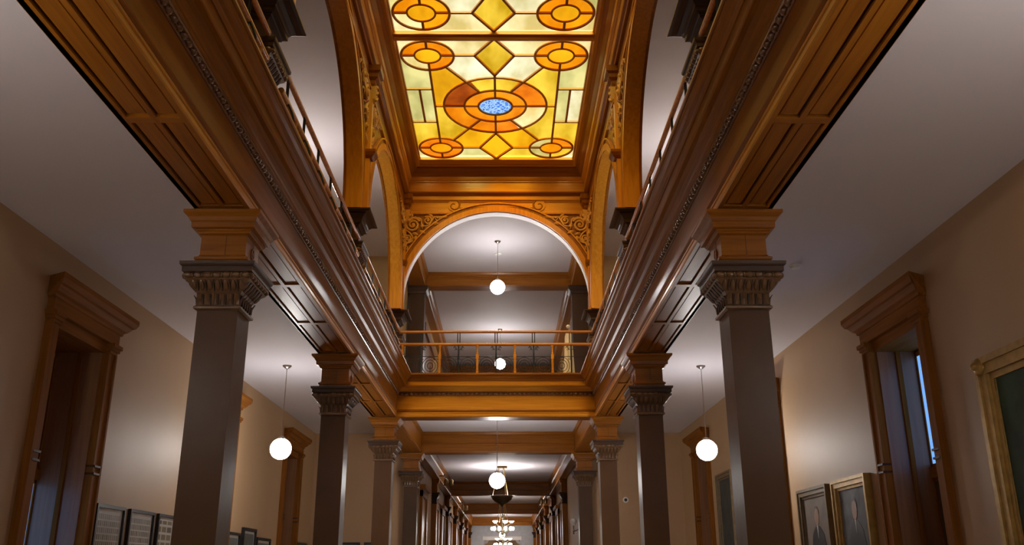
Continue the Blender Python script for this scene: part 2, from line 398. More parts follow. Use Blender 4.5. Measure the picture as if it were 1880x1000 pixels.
for i, y in enumerate(YC):
    for s, sd in ((-1, 'left'), (1, 'right')):
        lb = '%s square brown column in the %s row, carved capital under a wooden impost block' % (LBL[i], sd)
        if proto is None:
            proto = make_column('square_column', lb, (s*X, y, 0)); c = proto
        else:
            c = copy_tree(proto); c.location = (s*X, y, 0); c['label'] = lb
        c['group'] = 'ground floor columns'
for s, sd in ((-1, 'left'), (1, 'right')):
    c = copy_tree(proto); c.location = (s*3.31, Y4, 0); c['group'] = 'ground floor columns'
    c['label'] = 'square pilaster at the mouth of the corridor, %s side, beside the aisle end wall' % sd

# ---------------------------------------------------------------- long entablature beams over the columns
def side_beam(s, sd):
    ya = Y0; ye = YC[2]
    b = thing('entablature_beam', 'long polished brown beam over the %s row of columns, edging the %s balcony' % (sd, sd), 'beam', (s*X, ya, ZS))
    def run(nm, prof, mat, end=ye, parent=None):
        # prof: (o, z) with o measured from the column axis towards the atrium; mitred against the cross beam
        return part(nm, MB().prism(prof, lambda o, z: (s*(X-o), ya, z), lambda o, z: (s*(X-o), end-max(o, -.35) if end == ye else end, z)), mat, parent or b)
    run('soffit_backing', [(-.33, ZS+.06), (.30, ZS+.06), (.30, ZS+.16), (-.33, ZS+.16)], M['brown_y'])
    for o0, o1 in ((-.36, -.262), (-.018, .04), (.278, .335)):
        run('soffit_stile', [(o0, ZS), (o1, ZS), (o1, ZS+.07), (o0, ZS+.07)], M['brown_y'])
    rows = [YC[0]-15.6, YC[0]-7.8] + YC
    for i in range(len(rows)-1):
        a, e = rows[i]+.47, rows[i+1]-.47
        L = (e-a)/3
        for k in range(4):
            y = a+k*L
            if y < ya: continue
            for o0, o1 in ((-.262, -.018), (.04, .278)):
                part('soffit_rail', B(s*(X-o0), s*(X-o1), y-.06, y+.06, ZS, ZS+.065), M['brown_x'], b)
                if k < 3:
                    part('soffit_panel', MB().add([(s*(X-o0-.03), y+.10, ZS+.02), (s*(X-o1+.03), y+.10, ZS+.02), (s*(X-o1+.03), y+L-.10, ZS+.02), (s*(X-o0-.03), y+L-.10, ZS+.02),
                         (s*(X-o0-.005), y+.07, ZS+.055), (s*(X-o1+.005), y+.07, ZS+.055), (s*(X-o1+.005), y+L-.07, ZS+.055), (s*(X-o0-.005), y+L-.07, ZS+.055)],
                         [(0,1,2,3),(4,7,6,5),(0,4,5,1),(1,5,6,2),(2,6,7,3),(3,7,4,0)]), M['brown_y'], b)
    run('fascia', [(.30, ZS+.002), (.315, ZS), (.335, ZS+.01), (.345, ZS+.03), (.345, ZS+.075), (.335, ZS+.085), (.335, ZS+.10), (.35, ZS+.105), (.355, ZS+.125), (.34, ZS+.15), (.30, ZS+.15)], M['oak_y'])
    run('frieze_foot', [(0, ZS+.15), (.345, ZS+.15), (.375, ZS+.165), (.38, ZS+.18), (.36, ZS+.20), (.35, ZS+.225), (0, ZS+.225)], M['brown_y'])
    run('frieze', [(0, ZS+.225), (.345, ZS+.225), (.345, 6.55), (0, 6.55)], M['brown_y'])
    run('bead_bed', [(0, 6.55), (.36, 6.55), (.375, 6.565), (.375, 6.63), (.40, 6.645), (.41, 6.67), (0, 6.67)], M['bead'])
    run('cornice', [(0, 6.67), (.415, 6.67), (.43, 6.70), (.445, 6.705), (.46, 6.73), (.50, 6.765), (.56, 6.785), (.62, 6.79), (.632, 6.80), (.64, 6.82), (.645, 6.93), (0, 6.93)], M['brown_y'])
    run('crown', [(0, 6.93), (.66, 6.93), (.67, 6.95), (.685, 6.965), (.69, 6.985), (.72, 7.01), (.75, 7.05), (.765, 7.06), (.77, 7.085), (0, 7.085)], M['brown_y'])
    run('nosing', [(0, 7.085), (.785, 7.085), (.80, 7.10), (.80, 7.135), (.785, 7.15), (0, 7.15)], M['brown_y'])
    bm = MB().ball(1, n=8, m=8, sc=(.043, .062, .043)).mesh('bead', smooth=True)
    y = 4.5; rp = wpos(b)
    while y < ye-.45:
        link('bead', bm, M['bead'], b, Vector((s*(X-.385), y, 6.598))-rp)
        y += .14
    # outer face towards the aisle
    part('aisle_face', B(s*(X+.30), s*(X+.355), ya, Y4-.3, ZS, ZA+.02), M['brown_y'], b)
    return b
side_beam(-1, 'left'); side_beam(1, 'right')
# beams carrying on from the third column to the corridor
for s, sd in ((-1, 'left'), (1, 'right')):
    b = thing('short_beam', 'brown beam between the third %s column and the corridor pilaster' % sd, 'beam', (s*X, 30, ZS))
    P = lambda prof, m, nm: part(nm, MB().prism(prof, lambda o, z: (s*(X-o), YC[2]+.3, z), lambda o, z: (s*(X-o), Y4-.3, z)), m, b)
    P([(-.3, ZS), (.30, ZS), (.30, ZS+.1), (-.3, ZS+.1)], M['brown_y'], 'soffit')
    P([(0, ZS+.02), (.335, ZS+.02), (.345, ZS+.04), (.345, ZS+.12), (.33, ZS+.14), (.33, 6.55), (.37, 6.58), (.40, 6.66), (.40, ZA+.01), (0, ZA+.01)], M['brown_y'], 'face')

# cross beams
def cross_beam(y, label, xh, full, mat, zt=ZA+.01, z0=ZS):
    b = thing('cross_beam', label, 'beam', (0, y, z0))
    def run(nm, prof, m):
        return part(nm, MB().prism(prof, lambda o, z: (-xh+(o if full else 0), y-o, z), lambda o, z: (xh-(o if full else 0), y-o, z)), m, b)
    if full:
        run('soffit', [(-.33, ZS), (.315, ZS), (.315, ZS+.1), (-.33, ZS+.1)], M['brown_x'])
        run('fascia', [(.30, ZS-.002), (.315, ZS-.002), (.335, ZS+.01), (.345, ZS+.03), (.345, ZS+.075), (.335, ZS+.085), (.335, ZS+.10), (.35, ZS+.105), (.355, ZS+.125), (.34, ZS+.15), (.30, ZS+.15)], M['oak_x'])
        run('frieze_foot', [(0, ZS+.15), (.345, ZS+.15), (.375, ZS+.165), (.38, ZS+.18), (.36, ZS+.20), (.35, ZS+.225), (0, ZS+.225)], M['brown_x'])
        run('frieze', [(0, ZS+.225), (.345, ZS+.225), (.345, 6.55), (0, 6.55)], M['oak_x'])  # same wood as the side beams, its stronger light put into the colour
        run('bead_bed', [(0, 6.55), (.36, 6.55), (.375, 6.565), (.375, 6.63), (.40, 6.645), (.41, 6.67), (0, 6.67)], M['bead'])
        run('cornice', [(0, 6.67), (.415, 6.67), (.43, 6.70), (.445, 6.705), (.46, 6.73), (.50, 6.765), (.56, 6.785), (.62, 6.79), (.632, 6.80), (.64, 6.82), (.645, 6.93), (0, 6.93)], M['oak_x'])
        run('crown', [(0, 6.93), (.66, 6.93), (.67, 6.95), (.685, 6.965), (.69, 6.985), (.72, 7.01), (.75, 7.05), (.765, 7.06), (.77, 7.085), (0, 7.085)], M['brown_x'])
        run('nosing', [(0, 7.085), (.785, 7.085), (.80, 7.10), (.80, 7.135), (.785, 7.15), (0, 7.15)], M['brown_x'])
        run('back_face', [(-.345, ZS), (-.30, ZS), (-.30, 7.0), (-.345, 7.0)], M['brown_x'])
        bm = MB().ball(1, n=8, m=8, sc=(.062, .043, .043)).mesh('bead', smooth=True); rp = wpos(b)
        x = -2.8
        while x < 2.81:
            link('bead', bm, M['bead'], b, Vector((x, y-.385, 6.598))-rp); x += .14
    else:
        run('soffit', [(-.30, z0), (.30, z0), (.30, z0+.1), (-.30, z0+.1)], mat)
        run('lower_fascia', [(-.33, z0+.02), (.33, z0+.02), (.34, z0+.05), (.34, z0+.28), (.36, z0+.30), (.36, z0+.34), (.33, z0+.36), (-.33, z0+.36)], mat)
        run('upper_fascia', [(-.33, z0+.36), (.33, z0+.36), (.33, zt-.14), (.37, zt-.11), (.40, zt-.04), (.40, zt), (-.33, zt)], mat)
    return b
cross_beam(YC[2], 'golden brown cross beam closing the atrium under the iron balustrade', X, True, None)
cross_beam(Y4, 'brown cross beam at the mouth of the corridor, behind the atrium beam', 3.0, False, M['brown_x'])
for y, l in ((55, 'first'), (73, 'second'), (91, 'third')):
    cross_beam(y, 'dark brown ceiling beam in the corridor, %s one beyond the corridor mouth' % l, 3.0, False, M['brown_x'])
cross_beam(Y4, 'brown cross beam of the upper hall seen through the great arch', 3.0, False, M['brown_x'], ZU+.01, 12.62)

# ---------------------------------------------------------------- corridor beyond
for s, sd in ((-1, 'left'), (1, 'right')):
    w = thing('wall_corridor_'+sd, 'corridor wall beyond the hall on the %s' % sd, 'wall', (s*3.4, 60, 0), kind='structure')
    part('wall_panel', B(s*3.32, s*3.7, Y4+.35, 93, 0, ZA), M['wall'], w)
    part('entablature', MB().prism([(0, ZS), (.33, ZS), (.345, ZS+.03), (.345, ZS+.11), (.32, ZS+.13), (.32, ZS+.45), (.36, ZS+.5), (.42, 6.62), (.42, ZA), (0, ZA)],
         lambda o, z: (s*(X-o), Y4+.34, z), lambda o, z: (s*(X-o), 91, z)), M['brown_y'], w)
    part('wainscot', B(s*3.27, s*3.32, Y4+.5, 91, 0, 1.2), M['brown_y'], w)
    k = 0
    for y in (45, 55, 64, 73, 82, 91):
        k += 1
        nm = ['first', 'second', 'third', 'fourth', 'fifth', 'sixth', 'seventh'][k-1]
        p = thing('pilaster', '%s dark pilaster along the %s corridor wall counting from the hall' % (nm, sd), 'pilaster', (s*3.2, y, 0), 'corridor pilasters')
        H = lambda prof: MB().prism([(h, z) for h, z in prof]+[(0, prof[-1][1]), (0, prof[0][1])], lambda h, z: (s*(3.318-h), y-max(.1, h), z), lambda h, z: (s*(3.318-h), y+max(.1, h), z))
        part('shaft', B(s*3.06, s*3.318, y-.24, y+.24, 0, 4.75), M['brown_z'], p)
        part('capital', H([(.24, 4.75), (.28, 4.76), (.28, 4.8), (.26, 4.82), (.27, 5.0), (.36, 5.12), (.36, 5.2), (.4, 5.22), (.4, 5.28)]), M['abacus'], p)
        part('impost_block', H([(.28, 5.28), (.28, 5.7), (.34, 5.74), (.36, 5.86), (.38, 5.92)]), M['brown_z'], p)
    k = 0
    for y in (40.0, 47.5, 52.5, 59.5, 68.5, 77.5):
        k += 1
        nm = ['first', 'second', 'third', 'fourth', 'fifth', 'sixth'][k-1]
        if s > 0 and k == 1: continue
        d = thing('door_%d' % (k+(6 if s > 0 else 0)), '%s tall orange-brown wooden doorway in the %s corridor wall' % (nm, sd), 'door', (s*3.3, y, 0), kind='structure')
        part('casing', B(s*3.2, s*3.34, y-1.3, y-1.05, 0, 4.9).box(s*3.2, s*3.34, y+1.05, y+1.3, 0, 4.9).box(s*3.2, s*3.34, y-1.3, y+1.3, 4.65, 4.95), M['brown_z'], d)
        part('cornice', B(s*3.08, s*3.34, y-1.42, y+1.42, 4.95, 5.12), M['brown_y'], d)
        for yy in (y-.53, y+.53):
            part('door_panel', B(s*3.27, s*3.33, yy-.5, yy+.5, .02, 4.63), M['oak_z'], d)
# end of the corridor: grey stone opening with a pale wall behind
e = thing('wall_end', 'grey stone framed opening closing the far end of the corridor', 'wall', (0, 92, 0), kind='structure')
part('jamb', B(-3.6, -1.75, 91.6, 92, 0, ZA), M['stone'], e); part('jamb', B(1.75, 3.6, 91.6, 92, 0, ZA), M['stone'], e)
part('lintel', B(-1.75, 1.75, 91.6, 92, 4.9, ZA), M['stone'], e)
part('lintel_moulding', B(-1.9, 1.9, 91.45, 91.7, 4.55, 4.9), M['white'], e)
part('back_wall', B(-3.6, 3.6, 92.8, 93, 0, ZA), M['wall'], e)
for sg in (-1, 1):
    part('bracket', MB().tube([(sg*(1.75-.35*math.sin(t)), 91.6, 4.3+.5*(1-math.cos(t))) for t in [i*PI/16 for i in range(9)]], .14, 8), M['stone'], e)

# ---------------------------------------------------------------- upper hall behind the arch
for s, sd in ((-1, 'left'), (1, 'right')):
    w = thing('wall_upper_'+sd, 'upper hall wall behind the arch on the %s with brown panelling' % sd, 'wall', (s*3.4, 44, ZF), kind='structure')
    part('wall_panel', B(s*3.3, s*3.6, Y4+.4, 53, ZF, ZU), M['ochre'], w)
    part('crown_beam', MB().prism([(-.3, 12.62), (.30, 12.62), (.33, 12.66), (.33, 12.95), (.38, 13.0), (.42, 13.12), (.42, ZU), (-.3, ZU)],
         lambda o, z: (s*(X-o), 27.2, z), lambda o, z: (s*(X-o), 52, z)), M['brown_y'], w)
    part('door_leaf', B(s*3.2, s*3.3, 37.2, 42.4, ZF, 11.4), M['brown_z'], w)
    part('door_head', B(s*3.1, s*3.3, 36.9, 42.7, 11.4, 11.75), M['brown_y'], w)
    c = thing('tall_column', 'tall dark square column of the upper hall, %s of the pendant globe' % sd, 'column', (s*3.3, Y4, ZF), 'upper hall columns')
    part('shaft', MB().sq([(.36, ZF), (.36, ZF+.3), (.32, ZF+.32), (.31, 12.3)], s*3.3, Y4), M['shaft'], c)
    part('capital', MB().sq([(.31, 12.3), (.36, 12.32), (.37, 12.4), (.44, 12.48), (.46, 12.52), (.46, 12.62)], s*3.3, Y4), M['abacus'], c)
e = thing('wall_upper_end', 'pale pink end wall of the upper hall under a dark beam', 'wall', (0, 52, ZF), kind='structure')
part('wall_panel', B(-3.6, 3.6, 52, 52.3, ZF, ZU), M['rose'], e)
part('beam', B(-3.3, 3.3, 51.5, 52, 12.72, 13.0), M['brown_x'], e)
part('beam_moulding', B(-3.3, 3.3, 51.42, 51.5, 12.92, 13.08), M['brown_x'], e)

# ---------------------------------------------------------------- upper arcade: stub columns, piers, arches
def upper_column(s, y, sd, i, up):
    lb = ['nearest', 'second', 'farthest'][i]+' short column on the %s balcony carrying an arch pier' % sd
    if up is None:
        c = make_column('balcony_column', lb, (s*X, y, 0), True, True)
        for ch in list(c.children):
            ch.location.z += 3.19
        link('shaft', MB().sq([(.33, 7.14), (.33, 7.25), (.27, 7.3), (.255, 7.86)]).mesh('shaft'), M['shaft'], c)
        link('pier_ledge', MB().sq([(.48, 9.09), (.56, 9.10), (.60, 9.12), (.60, 9.15)]).mesh('pier_ledge'), M['abacus'], c)
        for ch in c.children:
            if ch.name.startswith('impost'):
                ch.data.materials.clear(); ch.data.materials.append(M['abacus'])
    else:
        c = copy_tree(up); c.location = (s*X, y, 0); c['label'] = lb
    c['group'] = 'balcony columns'
    return c
up = None
for i, y in enumerate(YC):
    for s, sd in ((-1, 'left'), (1, 'right')):
        c = upper_column(s, y, sd, i, up); up = up or c

ZP = 9.15            # arch spring seat
ZB = 12.40           # underside of the frieze band over the arches
def arch_curve(a, b, zc, n=48):
    return [(-a, ZP)] + [(-a*math.cos(PI*i/n), zc+b*math.sin(PI*i/n)) for i in range(n+1)] + [(a, ZP)]
def arch(name, label, place, half, a, b, zc, ztop, thick, white=False, oak='y', plate_half=None):
    """place(u, d, z): u along the arch, d depth behind the front face"""
    root = thing(name, label, 'arch', place(0, 0, ZP))
    C = arch_curve(a, b, zc); ph = plate_half or half
    mb = MB(); vs = []; fs = []
    top = [(u, ztop) for u, _ in C]; 
    pts = C; n = len(pts)
    for d in (0, thick):
        vs += [place(u, d, z) for u, z in pts] + [place(u, d, ztop) for u, z in pts]
    for i in range(n-1):
        if abs(pts[i][0]-pts[i+1][0]) > 1e-6:
            fs += [(i, i+1, n+i+1, n+i), (2*n+i, 3*n+i, 3*n+i+1, 2*n+i+1), (n+i, n+i+1, 3*n+i+1, 3*n+i)]
    mb.add(vs, fs)
    for sg in (-1, 1):
        zl = 10.72
        pp = [(sg*a, zl), (sg*ph, zl), (sg*ph, ztop), (sg*a, ztop)]
        mb.prism(pp, lambda u, z: place(u, 0, z), lambda u, z: place(u, thick, z))
        pp = [(sg*a, ZP), (sg*ph, ZP), (sg*ph, zl), (sg*a, zl)]
        part('pier_leg', MB().prism(pp, lambda u, z: place(u, -.004, z), lambda u, z: place(u, thick, z)), M['oak_z'], root)
        part('pier_strip', MB().prism([(sg*(ph-.14), zl), (sg*ph, zl), (sg*ph, ZB), (sg*(ph-.14), ZB)], lambda u, z: place(u, -.05, z), lambda u, z: place(u, 0, z)), M['oak_z'], root)
    part('spandrel_wall', mb, M['brown_z'], root)  # darker ground paints in the shade of the gaps behind the carving
    def ring(nm, r0, r1, d0, d1, m):
        c0 = [(u*(1+r0/a) if abs(u) else 0, zc+(z-zc)*(1+r0/b) if z > zc-.001 else z) for u, z in C]
        c1 = [(u*(1+r1/a), zc+(z-zc)*(1+r1/b) if z > zc-.001 else z) for u, z in C]
        vs = []; fs = []; n = len(C)
        for c, d in ((c0, d0), (c1, d0), (c1, d1), (c0, d1)): vs += [place(u, d, z) for u, z in c]
        for i in range(n-1):
            for k in range(4):
                k2 = (k+1) % 4
                fs.append((k*n+i, k*n+i+1, k2*n+i+1, k2*n+i))
        fs += [(0, n, 2*n, 3*n), (n-1, 4*n-1, 3*n-1, 2*n-1)]
        return part(nm, MB().add(vs, fs), m, root, True)
    A = 'oak_'+oak
    ring('archivolt', .0, .17, -.05, .02, M['oak_z'])
    ring('archivolt_hollow', .17, .27, -.015, .02, M['brown_z'])
    ring('archivolt_rim', .27, .31, -.06, .02, M['oak_z'])
    ring('intrados', -.015, .0, -.03 if not white else .02, thick+.0, M['white'] if white else M['oak_z'])
    if not white: ring('intrados_back_edge', -.03, .05, thick, thick+.06, M['brown_z'])
    return root
leafm = MB().add([(-.03,0,0),(.03,0,0),(-.055,-.03,.08),(.055,-.03,.08),(-.03,-.045,.16),(.03,-.045,.16),(0,-.03,.21),(0,-.05,.08),(0,-.02,0),(0,-.065,.15)],
      [(0,8,7,2),(8,1,3,7),(2,7,9,4),(7,3,5,9),(4,9,6),(9,5,6)]).mesh('carved_leaf')
budm = MB().ball(.05, n=8, m=6, sc=(1, .8, 1)).mesh('carved_bud', smooth=True)
def carving(root, place, u0, sg, z0, a, zc, R):
    """scrollwork in the spandrel whose upper outer corner is (u0, z0); sg = direction to the arch centre"""
    rp = wpos(root)
    ex = Vector(place(1, 0, 0))-Vector(place(0, 0, 0)); nz = Vector(place(0, -1, 0))-Vector(place(0, 0, 0))
    def rotm(ang):      # local x -> along arch, local y -> into the wall, local z -> up, turned by ang in the wall plane
        z = Vector((0,0,1)); c, s = math.cos(ang), math.sin(ang)
        lz = c*z + s*ex*sg; ly = -nz; lx = ly.cross(lz)
        m = Matrix((lx, ly, lz)).transposed(); return m.to_euler()
    for (p, q, r, turns, st, hand, tk) in ((.34, .36, .25, 2.1, .5, 1, .044), (.80, .21, .15, 1.7, 2.2, -1, .033), (.20, .82, .15, 1.7, -.6, -1, .033), (1.12, .13, .085, 1.4, 2.6, 1, .02), (.12, 1.12, .08, 1.4, -.9, 1, .02)):
        pts = []; tp = []; N = int(turns*12)
        for i in range(N+1):
            f = i/N; rr = r*(1-.86*f); an = st+hand*f*turns*2*PI
            pts.append(place(u0+sg*(p+rr*math.cos(an)), -.035-.05*f, z0-q+rr*math.sin(an))); tp.append(1.1-.45*f)
        part('carved_scroll', MB().tube(pts, tk, 6, False, tp), M['carve'], root, True)
        link('carved_bud', budm, M['carve'], root, Vector(place(u0+sg*p, -.08, z0-q))-rp, (0,0,0), (r*4,)*3)
    # a thick serpentine stem tying the scrolls together
    pts = [place(u0+sg*x, -.05, z0-y) for x, y in ((1.28, .10), (1.0, .10), (.85, .38), (.62, .42), (.60, .18), (.40, .10), (.15, .25), (.10, .50), (.28, .66), (.36, .80), (.16, 1.0), (.08, 1.22))]
    part('carved_stem', MB().tube(pts, .032, 6), M['carve'], root, True)
    rnd = random.Random(int(u0*100)+int(sg*7))
    for x, y in ((.12,.12),(.3,.1),(.5,.1),(.62,.3),(.7,.08),(.95,.3),(.97,.1),(1.25,.07),(.1,.35),(.1,.6),(.33,.62),(.55,.55),(.3,.95),(.09,.95),(.07,1.25),(.45,.7),(.7,.45),(.2,.2)):
        u, z = u0+sg*x, z0-y
        if (math.hypot(u, (z-zc))) < R+.04: continue
        link('carved_leaf', leafm, M['carve'], root, Vector(place(u, -.01, z))-rp, rotm(rnd.uniform(0, 6.28)), (rnd.uniform(.7, 1.1),)*3)

def band(root, place, u0, u1):
    """plain frieze band and small cornice over an arch"""
    def run(nm, prof, m):
        part(nm, MB().prism(prof, lambda o, z: place(u0, -o, z), lambda o, z: place(u1, -o, z)), m, root)
    run('frieze_fillet', [(0, ZB-.04), (.06, ZB-.04), (.065, ZB), (.04, ZB+.02), (0, ZB+.02)], M['oak_z'])
    return run
# transverse arch at the far end
FY = YC[2]-.30
pl = lambda u, d, z: (u, FY+d, z)
ta = arch('great_arch', 'golden oak round arch spanning the far end of the atrium, white underside', pl, X, 2.9, 2.9, 9.55, 12.95, .34, True, 'x', 3.2)
for sg in (-1, 1): run = band(ta, pl, *sorted((sg*1.42, sg*3.0)))
def run(nm, prof, m, cut=1.42):
    for u0, u1 in ((-3.0, -cut), (cut, 3.0)) if cut else ((-3.0, 3.0),):
        part(nm, MB().prism(prof, lambda o, z: pl(u0, -o, z), lambda o, z: pl(u1, -o, z)), m, ta)
part('crown_panel', MB().prism([(-1.42, 12.55), (-.9, 12.62), (.9, 12.62), (1.42, 12.55), (1.42, 12.77), (-1.42, 12.77)], lambda u, z: pl(u, -.02, z), lambda u, z: pl(u, .01, z)), M['oak_x'], ta)
run('frieze', [(0, ZB+.02), (.025, ZB+.02), (.025, 12.76), (0, 12.76)], M['oak_x'])
run('frieze_crown', [(0, 12.76), (.04, 12.76), (.06, 12.80), (.10, 12.83), (.10, 12.95), (0, 12.95)], M['oak_x'], 0)
for sg in (-1, 1):
    carving(ta, pl, sg*2.98, -sg, ZB-.05, 2.9, 9.55, 3.15)
    N = 40
    pts = [(sg*1.35+(.21*(1-.8*i/N))*math.cos(PI/2*(1 if sg < 0 else 1)-sg*(-1)*i/N*4.4*PI/1.0*.5-0), FY-.06, 12.655+(.21*(1-.8*i/N))*math.sin(PI/2-sg*(-1)*i/N*4.4*PI*.5)) for i in range(N+1)]
    part('volute', MB().tube(pts, .028, 6, False, [1.1-.5*i/N for i in range(N+1)]), M['brown_x'], ta, True)
    part('volute_disc', MB().lathe([(.20, 0), (.20, .03), (.17, .04)], (sg*1.35, FY-.055, 12.655), 20, 'y'), M['oak_x'], ta)
# side arches
FX = 2.93
for s, sd in ((-1, 'left'), (1, 'right')):
    for y0, y1, nm in ((YC[0], YC[1], 'nearer'), (YC[1], YC[2]-.1, 'farther')):
        yc = (y0+y1)/2; half = (y1-y0)/2; a = half-.60
        p = lambda u, d, z, s=s, yc=yc: (s*(FX+d), yc+u, z)
        ar = arch('arcade_arch', '%s golden oak arch of the %s balcony arcade' % (nm, sd), p, half, a, 2.93, 9.42, 12.95, .30, False, 'y')
        band(ar, p, -half, half)
        for sg in (-1, 1):
            carving(ar, p, sg*(half-.30), -sg, ZB-.05, a, 9.42, a+.12)
# piers: colonnette, impost and corbel on the face between two arches
for i, y in enumerate(YC):
    for s, sd in ((-1, 'left'), (1, 'right')):
        if i == 0: continue
        yy = y if i == 1 else y-.42
        lb = ('slender oak colonnette between the two arches of the %s arcade' if i == 1 else 'slender oak colonnette in the far corner of the %s arcade beside the great arch') % sd
        r = thing('colonnette', lb, 'colonnette', (s*FX, yy, ZP), 'arcade colonnettes')
        x0 = s*(FX-.002); f = lambda d: s*(FX-d)
        w = .16 if i == 1 else .10
        part('strip', B(x0, f(.10), yy-w*.6, yy+w*.6, ZP+.12, 12.3), M['oak_z'], r)
        part('base', B(x0, f(.12), yy-w*.8, yy+w*.8, ZP, ZP+.06).box(x0, f(.115), yy-w*.7, yy+w*.7, ZP+.06, ZP+.12), M['oak_z'], r)
        part('impost_moulding', MB().sq([(w*.7, 10.58), (w, 10.63), (w*1.25, 10.70), (w*1.3, 10.76), (w, 10.78)], f(.04), yy), M['brown_z'], r)
        c = part('carved_drop', MB().sq([(.05, 12.05), (.09, 12.12), (.10, 12.35), (.09, 12.45)], f(.08), yy), M['carve'], r)
        for k in range(5):
            link('carved_bud', budm, M['carve'], c, (s*-.0+(s*FX-s*.17)-s*FX, (k % 2-.5)*.1, 12.1+.08*k-ZP), (0,0,0), (1,1,1))
        part('corbel', MB().sq([(.10, 12.45), (.13, 12.50), (.13, 12.58), (.20, 12.64), (.20, 12.74), (.26, 12.78), (.26, 12.93)], f(.02), yy), M['brown_z'], r)

# ---------------------------------------------------------------- skylight coffer and stained glass
YE = YC[2]-.0
cf = thing('skylight_coffer', 'deep moulded oak coffer framing the stained glass skylight', 'ceiling frame', (0, 18.65, 12.9))
# o from the column axis inward, z ; mitred at the far corner
def coffer_run(nm, prof, m):
    for s in (-1, 1):
        part(nm, MB().prism(prof, lambda o, z: (s*(X-o), 3.0, z), lambda o, z: (s*(X-o), YE-o, z)), m+'y' in M and M[m+'y'], cf)
    part(nm, MB().prism(prof, lambda o, z: (-(X-o), YE-o, z), lambda o, z: (X-o, YE-o, z)), M[m+'x'], cf)
coffer_run('bed_moulding', [(.25, 12.95), (.41, 12.95), (.43, 12.985), (.47, 13.01), (.49, 13.03), (.50, 13.07), (.25, 13.07)], 'brown_')
coffer_run('fascia', [(.25, 13.07), (.48, 13.07), (.475, 13.38), (.25, 13.38)], 'oak_')
coffer_run('ovolo', [(.25, 13.38), (.485, 13.38), (.51, 13.40), (.51, 13.43), (.54, 13.45), (.56, 13.50), (.565, 13.555), (.25, 13.555)], 'oak_')
coffer_run('cove', [(.25, 13.555), (.57, 13.555), (.60, 13.60), (.66, 13.70), (.74, 13.78), (.745, 13.82), (.25, 13.82)], 'brown_')
coffer_run('glass_rebate', [(.25, 13.82), (.81, 13.82), (.84, 13.84), (.85, 13.89), (.89, 13.90), (.90, 13.96), (.25, 13.96)], 'oak_')
part('end_rail', B(-2.45, 2.45, 25.42, 25.78, 13.86, 13.95), M['oak_x'], cf)
part('divider', B(-2.45, 2.45, 18.50, 18.79, 13.84, 13.95), M['oak_x'], cf)
part('divider_bead', MB().tube([(-2.4, 18.645, 13.83), (2.4, 18.645, 13.83)], .07, 8), M['oak_x'], cf)
part('divider', B(-2.45, 2.45, 10.70, 11.93, 13.84, 13.95), M['oak_x'], cf)

